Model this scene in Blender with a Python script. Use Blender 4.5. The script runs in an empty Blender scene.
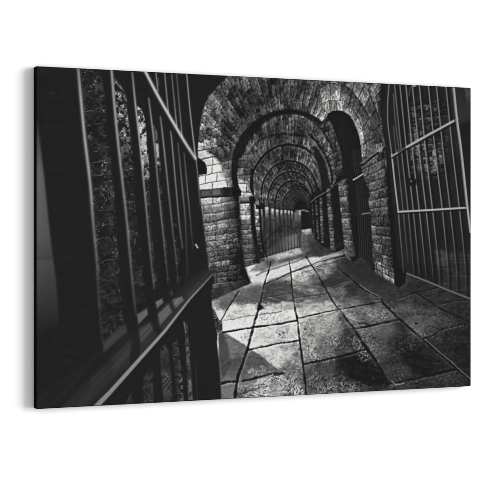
# A black-and-white photo print on a wrapped canvas, hanging on a plain white wall.
import bpy, bmesh, math
import numpy as np
from mathutils import Vector, Matrix

# ----------------------------------------------------------------------------
# measured frame: corners of the printed face and the resulting camera
# ----------------------------------------------------------------------------
XL, XR = 36.3, 470.8
YTL, YBL, YTR, YBR = 66.3, 409.0, 88.0, 386.0
HZ = 232.7
PW, PH, PD = 0.90, 0.60, 0.017           # print width, height, thickness (m)
HL, HR = YBL - YTL, YBR - YTR
RAT = HL / HR
_dx = (XR - 240) * RAT - (XL - 240)
_w = PW / PH * HL
COS = _dx / _w
SIN = math.sqrt(1 - COS * COS)
FPX = _w * SIN / (RAT - 1)
Z0 = FPX * PH / HL

# ----------------------------------------------------------------------------
# the printed picture, computed on the canvas's own grid
# ----------------------------------------------------------------------------
NU, NV = 1200, 820
u = np.linspace(0, 1, NU, dtype=np.float64)
v = np.linspace(0, 1, NV, dtype=np.float64)      # 0 at top
zw0, zw1 = 1 / HL, 1 / HR
den = (1 - u) * zw0 + u * zw1
px = ((1 - u) * zw0 * XL + u * zw1 * XR) / den
ptop = ((1 - u) * zw0 * YTL + u * zw1 * YTR) / den
pbot = ((1 - u) * zw0 * YBL + u * zw1 * YBR) / den
X = np.repeat(px[None, :], NV, 0).astype(np.float32)
Y = (ptop[None, :] + (pbot - ptop)[None, :] * v[:, None]).astype(np.float32)
V = np.full(X.shape, 34.0, np.float32)

rng = np.random.RandomState(7)
TAB = rng.rand(256, 256).astype(np.float32)
full = (slice(0, NV), slice(0, NU))

def sstep(a, b, x):
    t = np.clip((x - a) / (b - a), 0, 1)
    return t * t * (3 - 2 * t)

def H(i, j, seed=0):
    i = (i.astype(np.int64) + 17 * seed) & 255
    j = (j.astype(np.int64) + 31 * seed) & 255
    return TAB[i, j]

def noise(x, y, seed=0):
    xi = np.floor(x); yi = np.floor(y)
    fx = x - xi; fy = y - yi
    fx = fx * fx * (3 - 2 * fx); fy = fy * fy * (3 - 2 * fy)
    a = H(xi, yi, seed); b = H(xi + 1, yi, seed)
    c = H(xi, yi + 1, seed); d = H(xi + 1, yi + 1, seed)
    return (a + (b - a) * fx) * (1 - fy) + (c + (d - c) * fx) * fy

def fbm(x, y, seed=0, o=4, g=0.55):
    s = 0; a = 1; n = 0
    for k in range(o):
        s = s + a * noise(x * 2 ** k, y * 2 ** k, seed + 5 * k); n += a; a *= g
    return s / n

def win(x0, y0, x1, y1):
    """index window covering a box of picture coordinates"""
    c0 = max(0, int(np.searchsorted(px, x0)) - 1); c1 = min(NU, int(np.searchsorted(px, x1)) + 1)
    if c1 <= c0: return None
    vs = []
    for c in (c0, min(NU - 1, c1 - 1)):
        for yy in (y0, y1):
            vs.append((yy - ptop[c]) / (pbot[c] - ptop[c]))
    r0 = max(0, int(min(vs) * (NV - 1)) - 1); r1 = min(NV, int(max(vs) * (NV - 1)) + 3)
    if r1 <= r0: return None
    return (slice(r0, r1), slice(c0, c1))

def curve(pts, n=8):
    """Catmull-Rom through the points (any number of columns)"""
    P = np.array(pts, float)
    P = np.vstack([2 * P[0] - P[1], P, 2 * P[-1] - P[-2]])
    out = []
    for i in range(1, len(P) - 2):
        for k in range(n):
            t = k / n
            out.append(0.5 * ((2 * P[i]) + (-P[i - 1] + P[i + 1]) * t + (2 * P[i - 1] - 5 * P[i] + 4 * P[i + 1] - P[i + 2]) * t * t
                              + (-P[i - 1] + 3 * P[i] - 3 * P[i + 1] + P[i + 2]) * t ** 3))
    out.append(P[-2])
    return np.array(out)

def polymask(pts, soft=0.5, rough=0, rs=3.0, seed=3):
    P = np.array(pts, float)
    m = soft + 1 + rough
    w = win(P[:, 0].min() - m, P[:, 1].min() - m, P[:, 0].max() + m, P[:, 1].max() + m)
    if w is None: return None, None
    x, y = X[w], Y[w]
    if rough:
        x = x + (fbm(x / rs, y / rs, seed) - .5) * 2 * rough
        y = y + (fbm(x / rs + 9, y / rs + 4, seed + 2) - .5) * 2 * rough
    d = np.full(x.shape, 1e9, np.float32); ins = np.zeros(x.shape, bool)
    n = len(P)
    for i in range(n):
        ax, ay = P[i]; bx, by = P[(i + 1) % n]
        ex, ey = bx - ax, by - ay
        L = ex * ex + ey * ey + 1e-9
        t = np.clip(((x - ax) * ex + (y - ay) * ey) / L, 0, 1)
        d = np.minimum(d, (x - ax - t * ex) ** 2 + (y - ay - t * ey) ** 2)
        if ay != by:
            c = ((ay > y) != (by > y)) & (x < ex * (y - ay) / (by - ay) + ax)
            ins ^= c
    d = np.sqrt(d); d = np.where(ins, d, -d)
    return w, sstep(-soft, soft, d)

def put(w, m, val):
    if w is None: return
    V[w] = V[w] * (1 - m) + val * m

def poly(pts, val, soft=0.5, a=1.0, **k):
    w, m = polymask(pts, soft, **k)
    if w is None: return
    if callable(val): val = val(X[w], Y[w])
    put(w, m * a, val)

def stroke(pts, width, val, soft=0.45, a=1.0, smooth=False, wob=0, seed=1, mul=False):
    """pts: rows (x, y[, width-scale[, value]])"""
    P = np.array([list(p) + [1.0, 1.0][len(p) - 2:] if len(p) < 4 else list(p) for p in pts], float)
    if smooth: P = curve(P)
    m = width * P[:, 2].max() + soft + 1 + wob
    w = win(P[:, 0].min() - m, P[:, 1].min() - m, P[:, 0].max() + m, P[:, 1].max() + m)
    if w is None: return
    x, y = X[w], Y[w]
    if wob:
        x = x + (fbm(x / 8, y / 8, seed, 2) - .5) * 2.4 * wob
        y = y + (fbm(x / 8 + 7, y / 8, seed + 1, 2) - .5) * 2.4 * wob
    best = np.full(x.shape, 1e9, np.float32); ws = np.ones_like(x); vs = np.ones_like(x)
    for i in range(len(P) - 1):
        ax, ay, aw, av = P[i]; bx, by, bw, bv = P[i + 1]
        ex, ey = bx - ax, by - ay
        t = np.clip(((x - ax) * ex + (y - ay) * ey) / (ex * ex + ey * ey + 1e-9), 0, 1)
        dd = np.sqrt((x - ax - t * ex) ** 2 + (y - ay - t * ey) ** 2)
        n = dd < best
        best = np.where(n, dd, best); ws = np.where(n, aw + (bw - aw) * t, ws); vs = np.where(n, av + (bv - av) * t, vs)
    mk = sstep(soft, -soft, best - width * ws / 2) * a * vs
    if mul: V[w] = V[w] * (1 - mk * (1 - val))
    else: put(w, mk, val)

def field(x, y, pts, p=3.0, sx=1.0, sy=1.0):
    """smooth brightness field through scattered samples (x, y, value)"""
    num = 0; dn = 0
    for (a, b, c) in pts:
        w = 1.0 / (((x - a) / sx) ** 2 + ((y - b) / sy) ** 2 + 6.0) ** (p / 2)
        num = num + w * c; dn = dn + w
    return num / dn

def bricks(s, t, ch, bw, seed=0, wj=0.55, jit=0.6):
    t = t + (fbm(s / 9, t / 9, seed, 2) - .5) * jit * 2
    row = np.floor(t / ch); ft = t / ch - row
    z = np.zeros_like(row)
    b = bw * (0.75 + 0.6 * H(row, z, seed + 1))
    s2 = s + H(row, z + 3, seed + 2) * b * 3 + (fbm(s / 4, t / 4, seed + 3, 2) - .5) * jit
    col = np.floor(s2 / b); fs = s2 / b - col
    d = np.minimum(np.minimum(ft, 1 - ft) * ch, np.minimum(fs, 1 - fs) * b)
    j = 1 - sstep(wj * 0.3, wj * 1.3, d)
    return j, H(row, col, seed + 4), ft, fs

def stone(base, s, t, ch, bw, seed=0, wj=0.55, var=0.35, jd=0.5, tex=0.35, jit=0.6, ts=1.6, hi=0.25):
    j, r, ft, fs = bricks(s, t, ch, bw, seed, wj, jit)
    f = fbm(s / ts, t / ts, seed + 6, 4)
    g = fbm(s / (ts * 5), t / (ts * 5), seed + 8, 3)
    val = base * (1 + var * (r - .5) * 2) * (1 + tex * (f - .5) * 2.4) * (0.75 + 0.5 * g)
    val = val * (1 + hi * sstep(.35, .12, ft) - hi * .6 * sstep(.65, .9, ft))
    val = val * (1 - j * jd * (0.7 + 0.6 * f))
    return val

def fix(c, lo=32):
    return np.maximum(c, lo)

X_, Y_ = X.copy(), Y.copy()
def warp(a, b):
    global X, Y
    k_ = np.clip(np.hypot(X_ - 300, Y_ - 212) / 75, .22, 1)
    a = a * k_; b = b * k_
    X = (X_ + a * (fbm(X_ / 3.2, Y_ / 3.2, 151, 3) - .5) * 2 + b * (fbm(X_ / .9, Y_ / .9, 152, 2) - .5) * 2).astype(np.float32)
    Y = (Y_ + a * (fbm(X_ / 3.2, Y_ / 3.2, 153, 3) - .5) * 2 + b * (fbm(X_ / .9, Y_ / .9, 154, 2) - .5) * 2).astype(np.float32)
def blur(A_, sg):
    r = int(3 * sg + 1); k = np.exp(-.5 * (np.arange(-r, r + 1) / sg) ** 2); k /= k.sum()
    for ax in (0, 1):
        P_ = np.pad(A_, [(r, r) if ax == i else (0, 0) for i in (0, 1)], mode='edge'); o = np.zeros_like(A_)
        for i, kk in enumerate(k):
            o += kk * (P_[i:i + A_.shape[0]] if ax == 0 else P_[:, i:i + A_.shape[1]])
        A_ = o
    return A_.astype(np.float32)
warp(.55, .30)

# ---- 1. vault of the passage: nested arches ---------------------------------
keys = [  # cx, half width, apex y, spring y
    (292, 118, 8, 150), (291, 96, 44, 160), (289.5, 54, 109, 172), (289, 38.5, 144, 187), (289.5, 28.5, 160.5, 195),
    (290.8, 23, 171.5, 199), (293.2, 18.3, 180.5, 203), (296.2, 14, 189, 206), (299, 11, 195, 208), (301.5, 8.5, 199, 210)]
K = np.array(keys)
T = np.zeros_like(X); A = np.zeros_like(X); AX = np.zeros_like(X)
w = win(190, 60, 400, 262)
x, y = X[w], Y[w]
tt = np.zeros_like(x); an = np.zeros_like(x)
STEPS = 12
for k in range(len(keys) - 1):
    for q in range(STEPS):
        f = q / STEPS
        cx, hw, ap, sp = K[k] * (1 - f) + K[k + 1] * f
        ry = sp - ap
        e = ((x - cx) / hw) ** 2 + (np.minimum(y - sp, 0) / ry) ** 2
        inn = e < 1
        tt = np.where(inn, k + f, tt)
        # finer position inside the step
        c2 = K[k] * (1 - f - 1 / STEPS) + K[k + 1] * (f + 1 / STEPS)
        e2 = ((x - c2[0]) / c2[1]) ** 2 + (np.minimum(y - c2[3], 0) / (c2[3] - c2[2])) ** 2
        fr = np.clip((1 - np.sqrt(e)) / (np.sqrt(e2) - np.sqrt(e) + 1e-6), 0, 1)
        tt = np.where(inn, k + f + fr / STEPS, tt)
        an = np.where(inn, np.arctan2(-(y - sp) / ry, (x - cx) / hw), an)
T[w] = tt; A[w] = an
ang = an
vb = field(x, y, [(205, 95, 95), (214, 108, 105), (213, 128, 95), (206, 145, 150), (224, 92, 62), (245, 80, 88), (238, 108, 62),
                  (250, 100, 60), (228, 130, 62), (226, 150, 75), (262, 96, 58), (275, 88, 60), (290, 90, 66), (300, 84, 66), (312, 100, 74),
                  (320, 106, 100), (323, 118, 115), (330, 96, 92), (342, 88, 84), (270, 106, 62), (296, 108, 62),
                  (250, 152, 100), (246, 175, 100), (262, 130, 60), (275, 125, 62), (290, 125, 56), (305, 130, 62), (317, 142, 96),
                  (325, 152, 105), (331, 168, 62), (262, 160, 62), (275, 150, 54), (290, 150, 52), (308, 156, 84), (316, 165, 80),
                  (290, 168, 52), (300, 170, 60), (280, 182, 56), (300, 185, 58), (292, 186, 50), (258, 190, 100), (268, 200, 100),
                  (300, 196, 40), (310, 195, 60)], p=3.2)
frac = tt - np.floor(tt)
# courses run along the passage: angle gives the row, depth gives the brick
radpx = np.where(tt < 2, 85, np.where(tt < 3, 46, np.where(tt < 4, 33, 24)))
ch = np.where(tt < 2, 5.2, np.where(tt < 3, 3.0, 2.3))
dep = tt * np.where(tt < 2, 42, np.where(tt < 3, 17, 9))
sv = stone(vb, dep, ang * radpx, 1, 1, 11) if False else None
def vault(rad, chh, dsc, bwid, seed, wj, jd_=.42):
    return stone(vb, tt * dsc, ang * rad, chh, bwid, seed, wj, var=.34, jd=jd_, tex=.5, ts=1.3, jit=1.1)
v1 = vault(85, 4.6, 44, 8, 11, .5, .28)
v2 = vault(46, 2.7, 17, 6, 12, .4, .28)
v3 = vault(30, 2.0, 10, 5, 13, .35, .2)
val = np.where(tt < 2, v1, np.where(tt < 3, v2, v3))
# ribs: bright face outside, dark soffit just inside each key
for k in range(2, len(keys) - 1):
    wd = [0, 0, .20, .15, .17, .18, .22, .26, .3][k]
    side = .8 + .75 * sstep(1.7, 2.9, ang) * (k == 2)          # wider on the left
    dist = (tt - k)
    dark = sstep(-0.02, 0.03, dist) * (1 - sstep(wd * side * .75, wd * side, dist))
    val = val * (1 - dark * (0.62 if k < 7 else .45)) + dark * 6
    rim = sstep(-.16 if k == 2 else -.3, -.03, dist) * (1 - sstep(-.03, 0.0, dist))
    val = val * (1 + rim * .16)
    l2 = sstep(wd * side, wd * side * 1.15, dist) * (1 - sstep(wd * side * 1.2, wd * side * 1.9, dist))
    val = val * (1 + l2 * .22)
# recessed ring in the front vault left of the first arch
ring = sstep(1.45, 1.55, tt) * (1 - sstep(1.72, 1.8, tt)) * sstep(1.5, 2.1, ang)
val = val * (1 - ring * .16)
# faint ridge between first and second rib, streaks of light on the right haunch
rg = np.exp(-((tt - 2.62 - .1 * np.cos((ang - 1.5) * 3)) / .035) ** 2) * sstep(.3, .8, ang) * sstep(2.9, 2.3, ang)
val = val * (1 - rg * .42)
for k in (2.72, 3.55, 4.5, 5.5):
    gl = np.exp(-((tt - k) / .10) ** 2) * np.exp(-((ang - .62) / .22) ** 2)
    val = val + gl * 60 * (0.4 + noise(ang * 30, tt * 6, 3))
    gl = np.exp(-((tt - k - .1) / .08) ** 2) * np.exp(-((ang - 2.3) / .3) ** 2)
    val = val + gl * 20
# wavering light on the haunches (stripes)
val = val + sstep(.9, .4, ang) * sstep(2.0, 1.6, tt) * sstep(1.2, 1.5, tt) * 34 * (noise(ang * 26, tt * 16, 5) - .35)
inside = sstep(.05, .2, tt)
put(w, inside, fix(val, 27))
# big soft mottling
m_ = fbm(x / 7, y / 7, 21, 4)
V[w] *= (0.76 + .62 * m_)
V[w] = np.maximum(V[w], 29)

def arc(k, f, off=0):
    cx, hw, ap, sp = K[k] * (1 - f) + K[k + 1] * f
    th = np.linspace(math.pi * .99, .01, 40)
    return [(cx + (hw + off) * math.cos(t), sp - (sp - ap + off) * math.sin(t)) for t in th]
for k in range(3, 9):
    for f, wd_, c_, a_ in ((.02, [0, 0, 0, 2.0, 1.8, 1.5, 1.2, 1.0, .9][k], 32, .85), (.30, .8, 36, .35), (.62, .7, 40, .3)):
        stroke(arc(k, f), wd_, c_, .5, a=a_)
    P_ = arc(k, .0, 1.5 - .12 * k)
    n_ = len(P_)
    stroke([(p[0], p[1], 1, .25 + .75 * max(math.exp(-((i / n_ - .78) / .12) ** 2), .7 * math.exp(-((i / n_ - .25) / .15) ** 2))) for i, p in enumerate(P_)], 1.0 if k < 5 else .7, 118, .6, a=.55)
# ---- 2. far end of the passage ----------------------------------------------
poly([(262, 208), (292, 205), (312, 205), (322, 200), (322, 262), (262, 262)], lambda x, y: fix(66 + 26 * noise(x / 2.2, y / 12, 4) - 26 * sstep(308, 316, x), 28), soft=4.5, rough=1.5)
poly(curve([(293, 212), (294.5, 203), (298, 198.6), (303, 197.6), (307.5, 200.5), (310.5, 207), (311, 213), (302, 214)]), 34, 1.6)
for k_ in range(5):       # last nested arches
    c_ = 296.5 + k_ * 1.0; h_ = 13.5 - k_ * 1.7; a0_ = 190.5 + k_ * 2.2
    stroke([(c_ - h_ * math.cos(t), 210 - (210 - a0_) * math.sin(t)) for t in np.linspace(.05, 3.0, 24)], .75, 92 - 8 * k_, .6, a=.5)
    stroke([(c_ - h_ * math.cos(t) + .2, 211 - (210 - a0_) * math.sin(t)) for t in np.linspace(.05, 3.0, 24)], .75, 36, .5, a=.6)
# receding piers of the left row: pale fronts, dark gaps between, small capitals catching the light
for cx, wd, b, y1, yc in [(260.8, 3.8, 112, 254, 205), (267.0, 3.2, 104, 250, 207.5), (272.6, 2.8, 96, 246, 209.3), (277.4, 2.4, 104, 243, 210), (281.6, 2.0, 84, 240, 210.8), (285.6, 1.8, 92, 237, 210.6), (289.0, 1.5, 78, 234, 211.2), (292.0, 1.3, 84, 232, 211.6)]:
    stroke([(cx + wd * .5, yc - 9, .3, .2), (cx + wd * .8, yc - 3, .8, .7), (cx + wd * .8, yc + 6, 1, .8), (cx + wd * .7 + .6, yc + 17, 1, .45), (cx + wd * .7 + .8, y1, 1, .15)], wd * .62, 38, .9, smooth=True)
    poly([(cx - wd * .55, yc), (cx + wd * .35, yc), (cx + wd * .4 + .8, y1), (cx - wd * .55 + .6, y1)],
         lambda x, y, b=b, y1=y1, yc=yc: b * (.6 + .7 * noise(x / 1.4, y / 2.0, 6)) * (1.5 - .9 * sstep(yc, yc + 20, y)), 1.0, a=.75)
    poly(curve([(cx - wd * .6, yc - .6), (cx + wd * .3, yc - .8), (cx + wd * .4, yc + 2.0), (cx - wd * .5, yc + 2.6)]), 198, .9, a=.8, rough=.6, rs=1.5)
    stroke([(cx - wd * .8, yc - 1.4), (cx + wd * .75, yc - 1.5)], 1.3, 38, .7, a=.75)
    stroke([(cx + wd * .95 - wd * .62 * (1 - math.cos(t)), yc - 2 - wd * 1.5 * math.sin(t)) for t in np.linspace(0, 3.1, 12)], .9, 42, .6, a=.45)
poly([(260, 199), (275, 200), (291, 204), (295, 209), (278, 208), (262, 205)], 44, 2.4, a=.5)
poly([(262, 217), (280, 217), (293, 219), (300, 232), (301, 247), (264, 257)], lambda x, y: 42 + 44 * noise(x / 3, y / 7, 77) + 26 * np.exp(-((x - 290) / 6) ** 2 - ((y - 242) / 7) ** 2), 3.2, a=.82)
poly([(294, 212), (300, 214), (301, 229), (293, 230)], 70, 2, a=.5)
for a_ in range(9):
    stroke([(281 + a_ * 1.6, 233 + a_ * .3), (276 + a_ * 2.9, 251 - a_ * .7)], .7, 150, .6, a=.15)
poly([(294.5, 212.5), (300.5, 211.5), (301, 229), (294.8, 230.5)], lambda x, y: 96 - 50 * sstep(213, 228, y) + 20 * noise(x / 1.3, y / 3, 2), .9)
poly(curve([(301.2, 229), (301, 218), (302, 213.5), (305.3, 211.6), (308.8, 213), (310.5, 218), (310.8, 229)]), 36, 1.0)
stroke([(296, 211), (300, 210.6), (304, 210.2), (308, 211.5)], 1.3, 150, 1.0, a=.8)
poly([(298.6, 211), (300.8, 210.6), (300.6, 215), (299.6, 215)], 178, .9)
poly([(262, 238), (300, 226), (300, 248), (262, 258)], lambda x, y: 44 + 30 * noise(x / 3, y / 2.0, 9), 3.0, a=.7)
for cx, wd, yb_ in [(264.2, 1.9, 252), (270.0, 1.7, 249), (275.2, 1.5, 246), (279.6, 1.3, 243), (283.7, 1.1, 240), (287.4, 1.0, 237), (290.6, .8, 234)]:
    stroke([(cx, 214, .6, .5), (cx + .3, 222, 1, .8), (cx + .8, yb_, 1, .7)], wd, 36, .9, a=.7)
    stroke([(cx - wd, 216), (cx - wd + .3, 226, 1, .8), (cx - wd + .6, yb_ - 4, 1, .3)], .9, 92, .8, a=.45)

# right-hand row of receding piers
poly([(309, 196), (330, 178), (371, 150), (373, 290), (352, 262), (318, 246), (311, 236)], lambda x, y: 34 + 4 * noise(x / 3, y / 3, 2), 1.2)
def pier(xt0, xt1, yt, xb0, xb1, yb, b, ch, seed, soft=.6, slope=.12, lite=None, yb0=None):
    yb0 = yb if yb0 is None else yb0
    def f(x, y):
        k = (y - yt) / (yb - yt)
        x0 = xt0 + (xb0 - xt0) * k; x1 = xt1 + (xb1 - xt1) * k
        q = np.clip((x - x0) / (x1 - x0), 0, 1)
        base = b * (1 - .55 * sstep(.55, 1.0, q)) * (.75 + .25 * sstep(0, .12, q))
        if lite: base = base * lite(x, y)
        return fix(stone(base, x, y + slope * (x - xt0) * (-1 if y is None else 1) * np.sign(222 - y + 1e-3) * np.clip(np.abs(y - 222) / 40, 0, 1),
                         ch, ch * 2.2, seed, .42, .3, .3, .55, ts=1.0, jit=.5), 28)
    poly([(xt0, yt), (xt1, yt), (xb1, yb), (xb0, yb0)], f, soft)
pier(311.5, 313.5, 203, 313.5, 315.5, 237, 62, 2.2, 31)
pier(315, 317.6, 200, 317, 319.5, 240, 70, 2.5, 32)
pier(319.3, 322.6, 197, 321, 325, 243, 82, 2.8, 33)
pier(325.8, 331.5, 188, 330.5, 336, 251, 92, 3.4, 34)
pier(337.4, 347.6, 179, 345.2, 355, 257, 98, 5.2, 35, slope=.3)
# lit foot of that pier and rubble beside it
poly([(345, 247), (352, 245), (360, 249), (360.5, 257), (352, 262), (346, 259)],
     lambda x, y: 72 * (.5 + fbm(x / 1.6, y / 1.6, 41, 3) * 1.1) - 18 * sstep(352, 360, x), 1.0, rough=1)
poly([(350, 257), (360, 255), (360, 259), (352, 262.5)], 30, 1.2)
# impost line over the row, arch bands of the second and third piers
stroke([(311, 204), (316, 199), (327, 193), (329, 187.5)], 1.6, 34, .6)
stroke([(311, 202), (316, 197.5), (326.5, 191.5)], .8, 110, .5)
poly([(325.5, 189), (328.5, 185.5), (329, 190), (327, 192.5)], 150, .7)
poly(curve([(313.5, 150), (320, 160), (325, 172), (327.5, 187), (331, 189), (336, 180), (335, 168), (329, 152), (321, 140)]),
     lambda x, y: fix(stone(72 + 26 * noise(x / 3, y / 3, 3), np.hypot(x - 298, y - 180), np.arctan2(y - 180, x - 298) * 34, 4.5, 5, 42, .5), 30), .7)
poly(curve([(312.5, 146), (317, 147.5), (322, 154), (326, 164), (328.3, 176), (328.6, 188), (323.5, 192), (321, 182), (318, 168), (314.5, 156)]), 37, 1.3, a=.9)
stroke([(311, 150), (315.5, 160), (319, 173), (321, 190)], 1.4, 104, .8, a=.5, smooth=True)
stroke([(309, 134), (318, 143), (325, 154), (330, 166), (333, 180)], 1.5, 33, .6, smooth=True)
stroke([(307.5, 136), (316, 145), (323, 156), (328, 168), (330.5, 182)], 1.3, 118, .7, a=.6, smooth=True)
# band of brick left of the right opening
poly(curve([(326, 117), (331.5, 123), (336.7, 138), (341.7, 155), (343.3, 170), (346.5, 176), (337, 181), (336, 166), (331, 148), (325, 135), (319, 126)]),
     lambda x, y: fix(stone(62 + 45 * np.exp(-((x - 332) / 5) ** 2 - ((y - 135) / 9) ** 2), x * .9, y + .5 * x, 5.0, 8, 43, .5, .3, .5, .45, ts=1.2), 30), .9)
poly([(334.5, 183), (338, 176.5), (347, 173), (348, 176.5), (341, 180), (336, 185.5)], 33, .6)
stroke([(335, 184.8), (341, 181), (348, 177.5)], .9, 70, .5)

# ---- 3. stone ring round the right opening, opening, right pier --------------
OC = (334.5, 160.0)
def rings(x, y):
    ex = (x - OC[0]) / 26.5; ey = (y - OC[1]) / 49.0
    r = np.hypot(ex, ey); a = np.arctan2(-ey, ex)
    base = field(x, y, [(332, 100, 96), (340, 98, 130), (350, 106, 92), (349, 112, 138), (355, 118, 118), (362, 122, 112), (364, 135, 108), (368, 145, 78),
                        (345, 86, 74), (360, 88, 70), (366, 96, 84), (372, 110, 66), (376, 125, 74), (378, 140, 62), (371, 152, 86), (352, 92, 76), (330, 88, 76)])
    base = base * 1.22
    s1 = stone(base, a * 36, (r - 1) * 40 + 400, 13.2, 8.2, 51, .5, .38, .38, .6, ts=1.2, hi=.1, jit=1.1)
    return fix(s1, 30)
poly(curve([(320, 80), (333, 79), (347, 80), (360, 82), (370, 88), (376, 100), (379, 117), (381.7, 135), (382, 150), (378, 154), (361, 166), (360.5, 150),
            (357, 131), (351, 118), (342, 111.5), (334, 111), (328, 113), (322, 106)]), rings, 1.0)
# lit inner edge
stroke([(343, 108), (348, 112), (353, 119), (357.5, 128), (360.5, 138), (362, 146)], 1.9, 160, .8, a=.65, smooth=True, wob=.6)
poly(curve([(326.3, 117), (329, 113), (334, 110.8), (341.7, 111), (347, 113.5), (351.7, 118.5), (356.2, 128), (359.2, 138), (361.2, 150), (362, 162)]).tolist()
     + [(366, 180), (370, 215), (374, 278), (356, 262), (352, 230), (348.5, 180), (343, 172), (341.7, 155), (336.7, 138), (331.7, 124)],
     lambda x, y: 33 + 5 * noise(x / 2, y / 4, 7), .7)
# vertical fine bars of the inner gate
for i in range(9):
    xx = 352.6 + i * 2.0
    stroke([(xx + .4, 150 + i * .2), (xx + 4.2, 190), (xx + 8.0, 268)], .55, 62, .45, a=.8 - .02 * i)
stroke([(353.5, 179.8), (359, 176.5), (365.4, 172.3)], 1.3, 165, .5)
stroke([(362, 214.2), (367, 213.4), (373, 212.6)], 1.1, 120, .5)
poly([(361, 190), (366, 188), (370, 192), (369, 197), (362, 198)], 36, .8)

# right pier
RP = [(361, 167), (377.5, 153), (383.5, 151), (385.5, 165), (389, 200), (392, 235), (396, 270), (405, 283), (400, 288), (375, 274), (374.5, 258), (371, 225), (368, 198), (365, 180)]
def rpier(x, y):
    c = (y - 222) / (1 + (x - 366) / 105.0)
    k = (y - 155) / 130
    x0 = 362 + 14 * k; x1 = 387 + 14 * k
    q = np.clip((x - x0) / (x1 - x0), 0, 1)
    base = field(x, y, [(370, 165, 92), (380, 163, 84), (372, 180, 100), (382, 180, 84), (372, 200, 84), (384, 200, 66), (374, 220, 78), (386, 225, 60),
                        (376, 240, 74), (388, 245, 55), (378, 258, 78), (392, 262, 44), (379, 268, 120), (386, 273, 120), (391, 281, 118), (402, 280, 36)])
    base = base * (1 - .62 * sstep(.68, 1.02, q))
    return fix(stone(base, x * 1.0, c + 300, 8.2, 12, 61, .5, .25, .34, .6, ts=1.1, jit=.8), 31)
poly(RP, rpier, .6, rough=.35)
poly([(375.5, 262), (381, 262), (388, 268), (393, 273), (394.5, 285), (384, 280), (375.5, 274)],
     lambda x, y: fix(stone(132 + 0 * x, x, y - .55 * (x - 376), 5.6, 7, 62, .5, .3, .65, .6, ts=1.0), 40), .9, a=.9, rough=.7)
poly([(386, 150), (389, 150), (399, 262), (406, 284), (400, 288.5), (395, 286), (393, 262), (388, 205)], 33, .9)
stroke([(361.5, 165.7), (369, 160), (378.5, 152.3)], 1.8, 32, .5)
stroke([(360.5, 163.8), (368, 158.2), (377, 151)], 1.0, 120, .6, a=.7)
poly([(365, 180), (362, 192), (366, 200), (370, 197), (369, 190)], 38, 1.0)

# ---- 4. dark bay behind the right gate ---------------------------------------
def bay(x, y):
    b = 36 + 9 * sstep(425, 460, x) * sstep(200, 90, y)
    b = b + 6 * noise(x / 4, y / 9, 3)
    st = field(x, y, [(419, 115, 66), (428, 118, 62), (415, 130, 78), (421, 128, 70), (419, 100, 48), (424, 150, 92), (431, 150, 84), (428, 165, 74), (424, 172, 60), (440, 145, 54), (437, 128, 50),
                      (405, 120, 34), (402, 180, 34), (445, 175, 36), (455, 120, 40), (435, 195, 34), (415, 180, 34), (432, 185, 36), (420, 90, 40), (440, 100, 40)], p=4)
    m = sstep(405, 413, x) * sstep(452, 438, x) * sstep(96, 106, y) * sstep(185, 172, y)
    s = stone(st, x, y + .12 * x, 6.5, 10, 71, .5, .3, .25, .8, ts=2.2, jit=1.5)
    b = b * (1 - m) + s * m
    m2 = sstep(433, 437, x - (y - 250) * .12) * sstep(247, 252, y - (x - 434) * .1)
    s2 = (50 + 24 * np.exp(-((y - 255) / 12) ** 2) * sstep(458, 440, x)) * (.7 + .6 * fbm(x / 9, y / 1.6, 72, 3))
    b = b * (1 - m2) + s2 * m2
    return fix(b, 31)
poly([(381, 74), (388, 74), (473, 84), (473, 300), (407, 273), (398, 262), (389, 165), (384, 140), (380, 110)], bay, 1.0)
poly([(464, 86), (472, 86), (472, 104), (466, 100)], lambda x, y: 62 + 50 * (fbm(x / 1.5, y / 1.5, 5) - .4), 1.0)
poly([(456, 112), (473, 96), (473, 112), (460, 122)], 54, 2.0, a=.6)
poly([(459, 125), (473, 120), (473, 240), (470, 240)], 36, 2)

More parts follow.
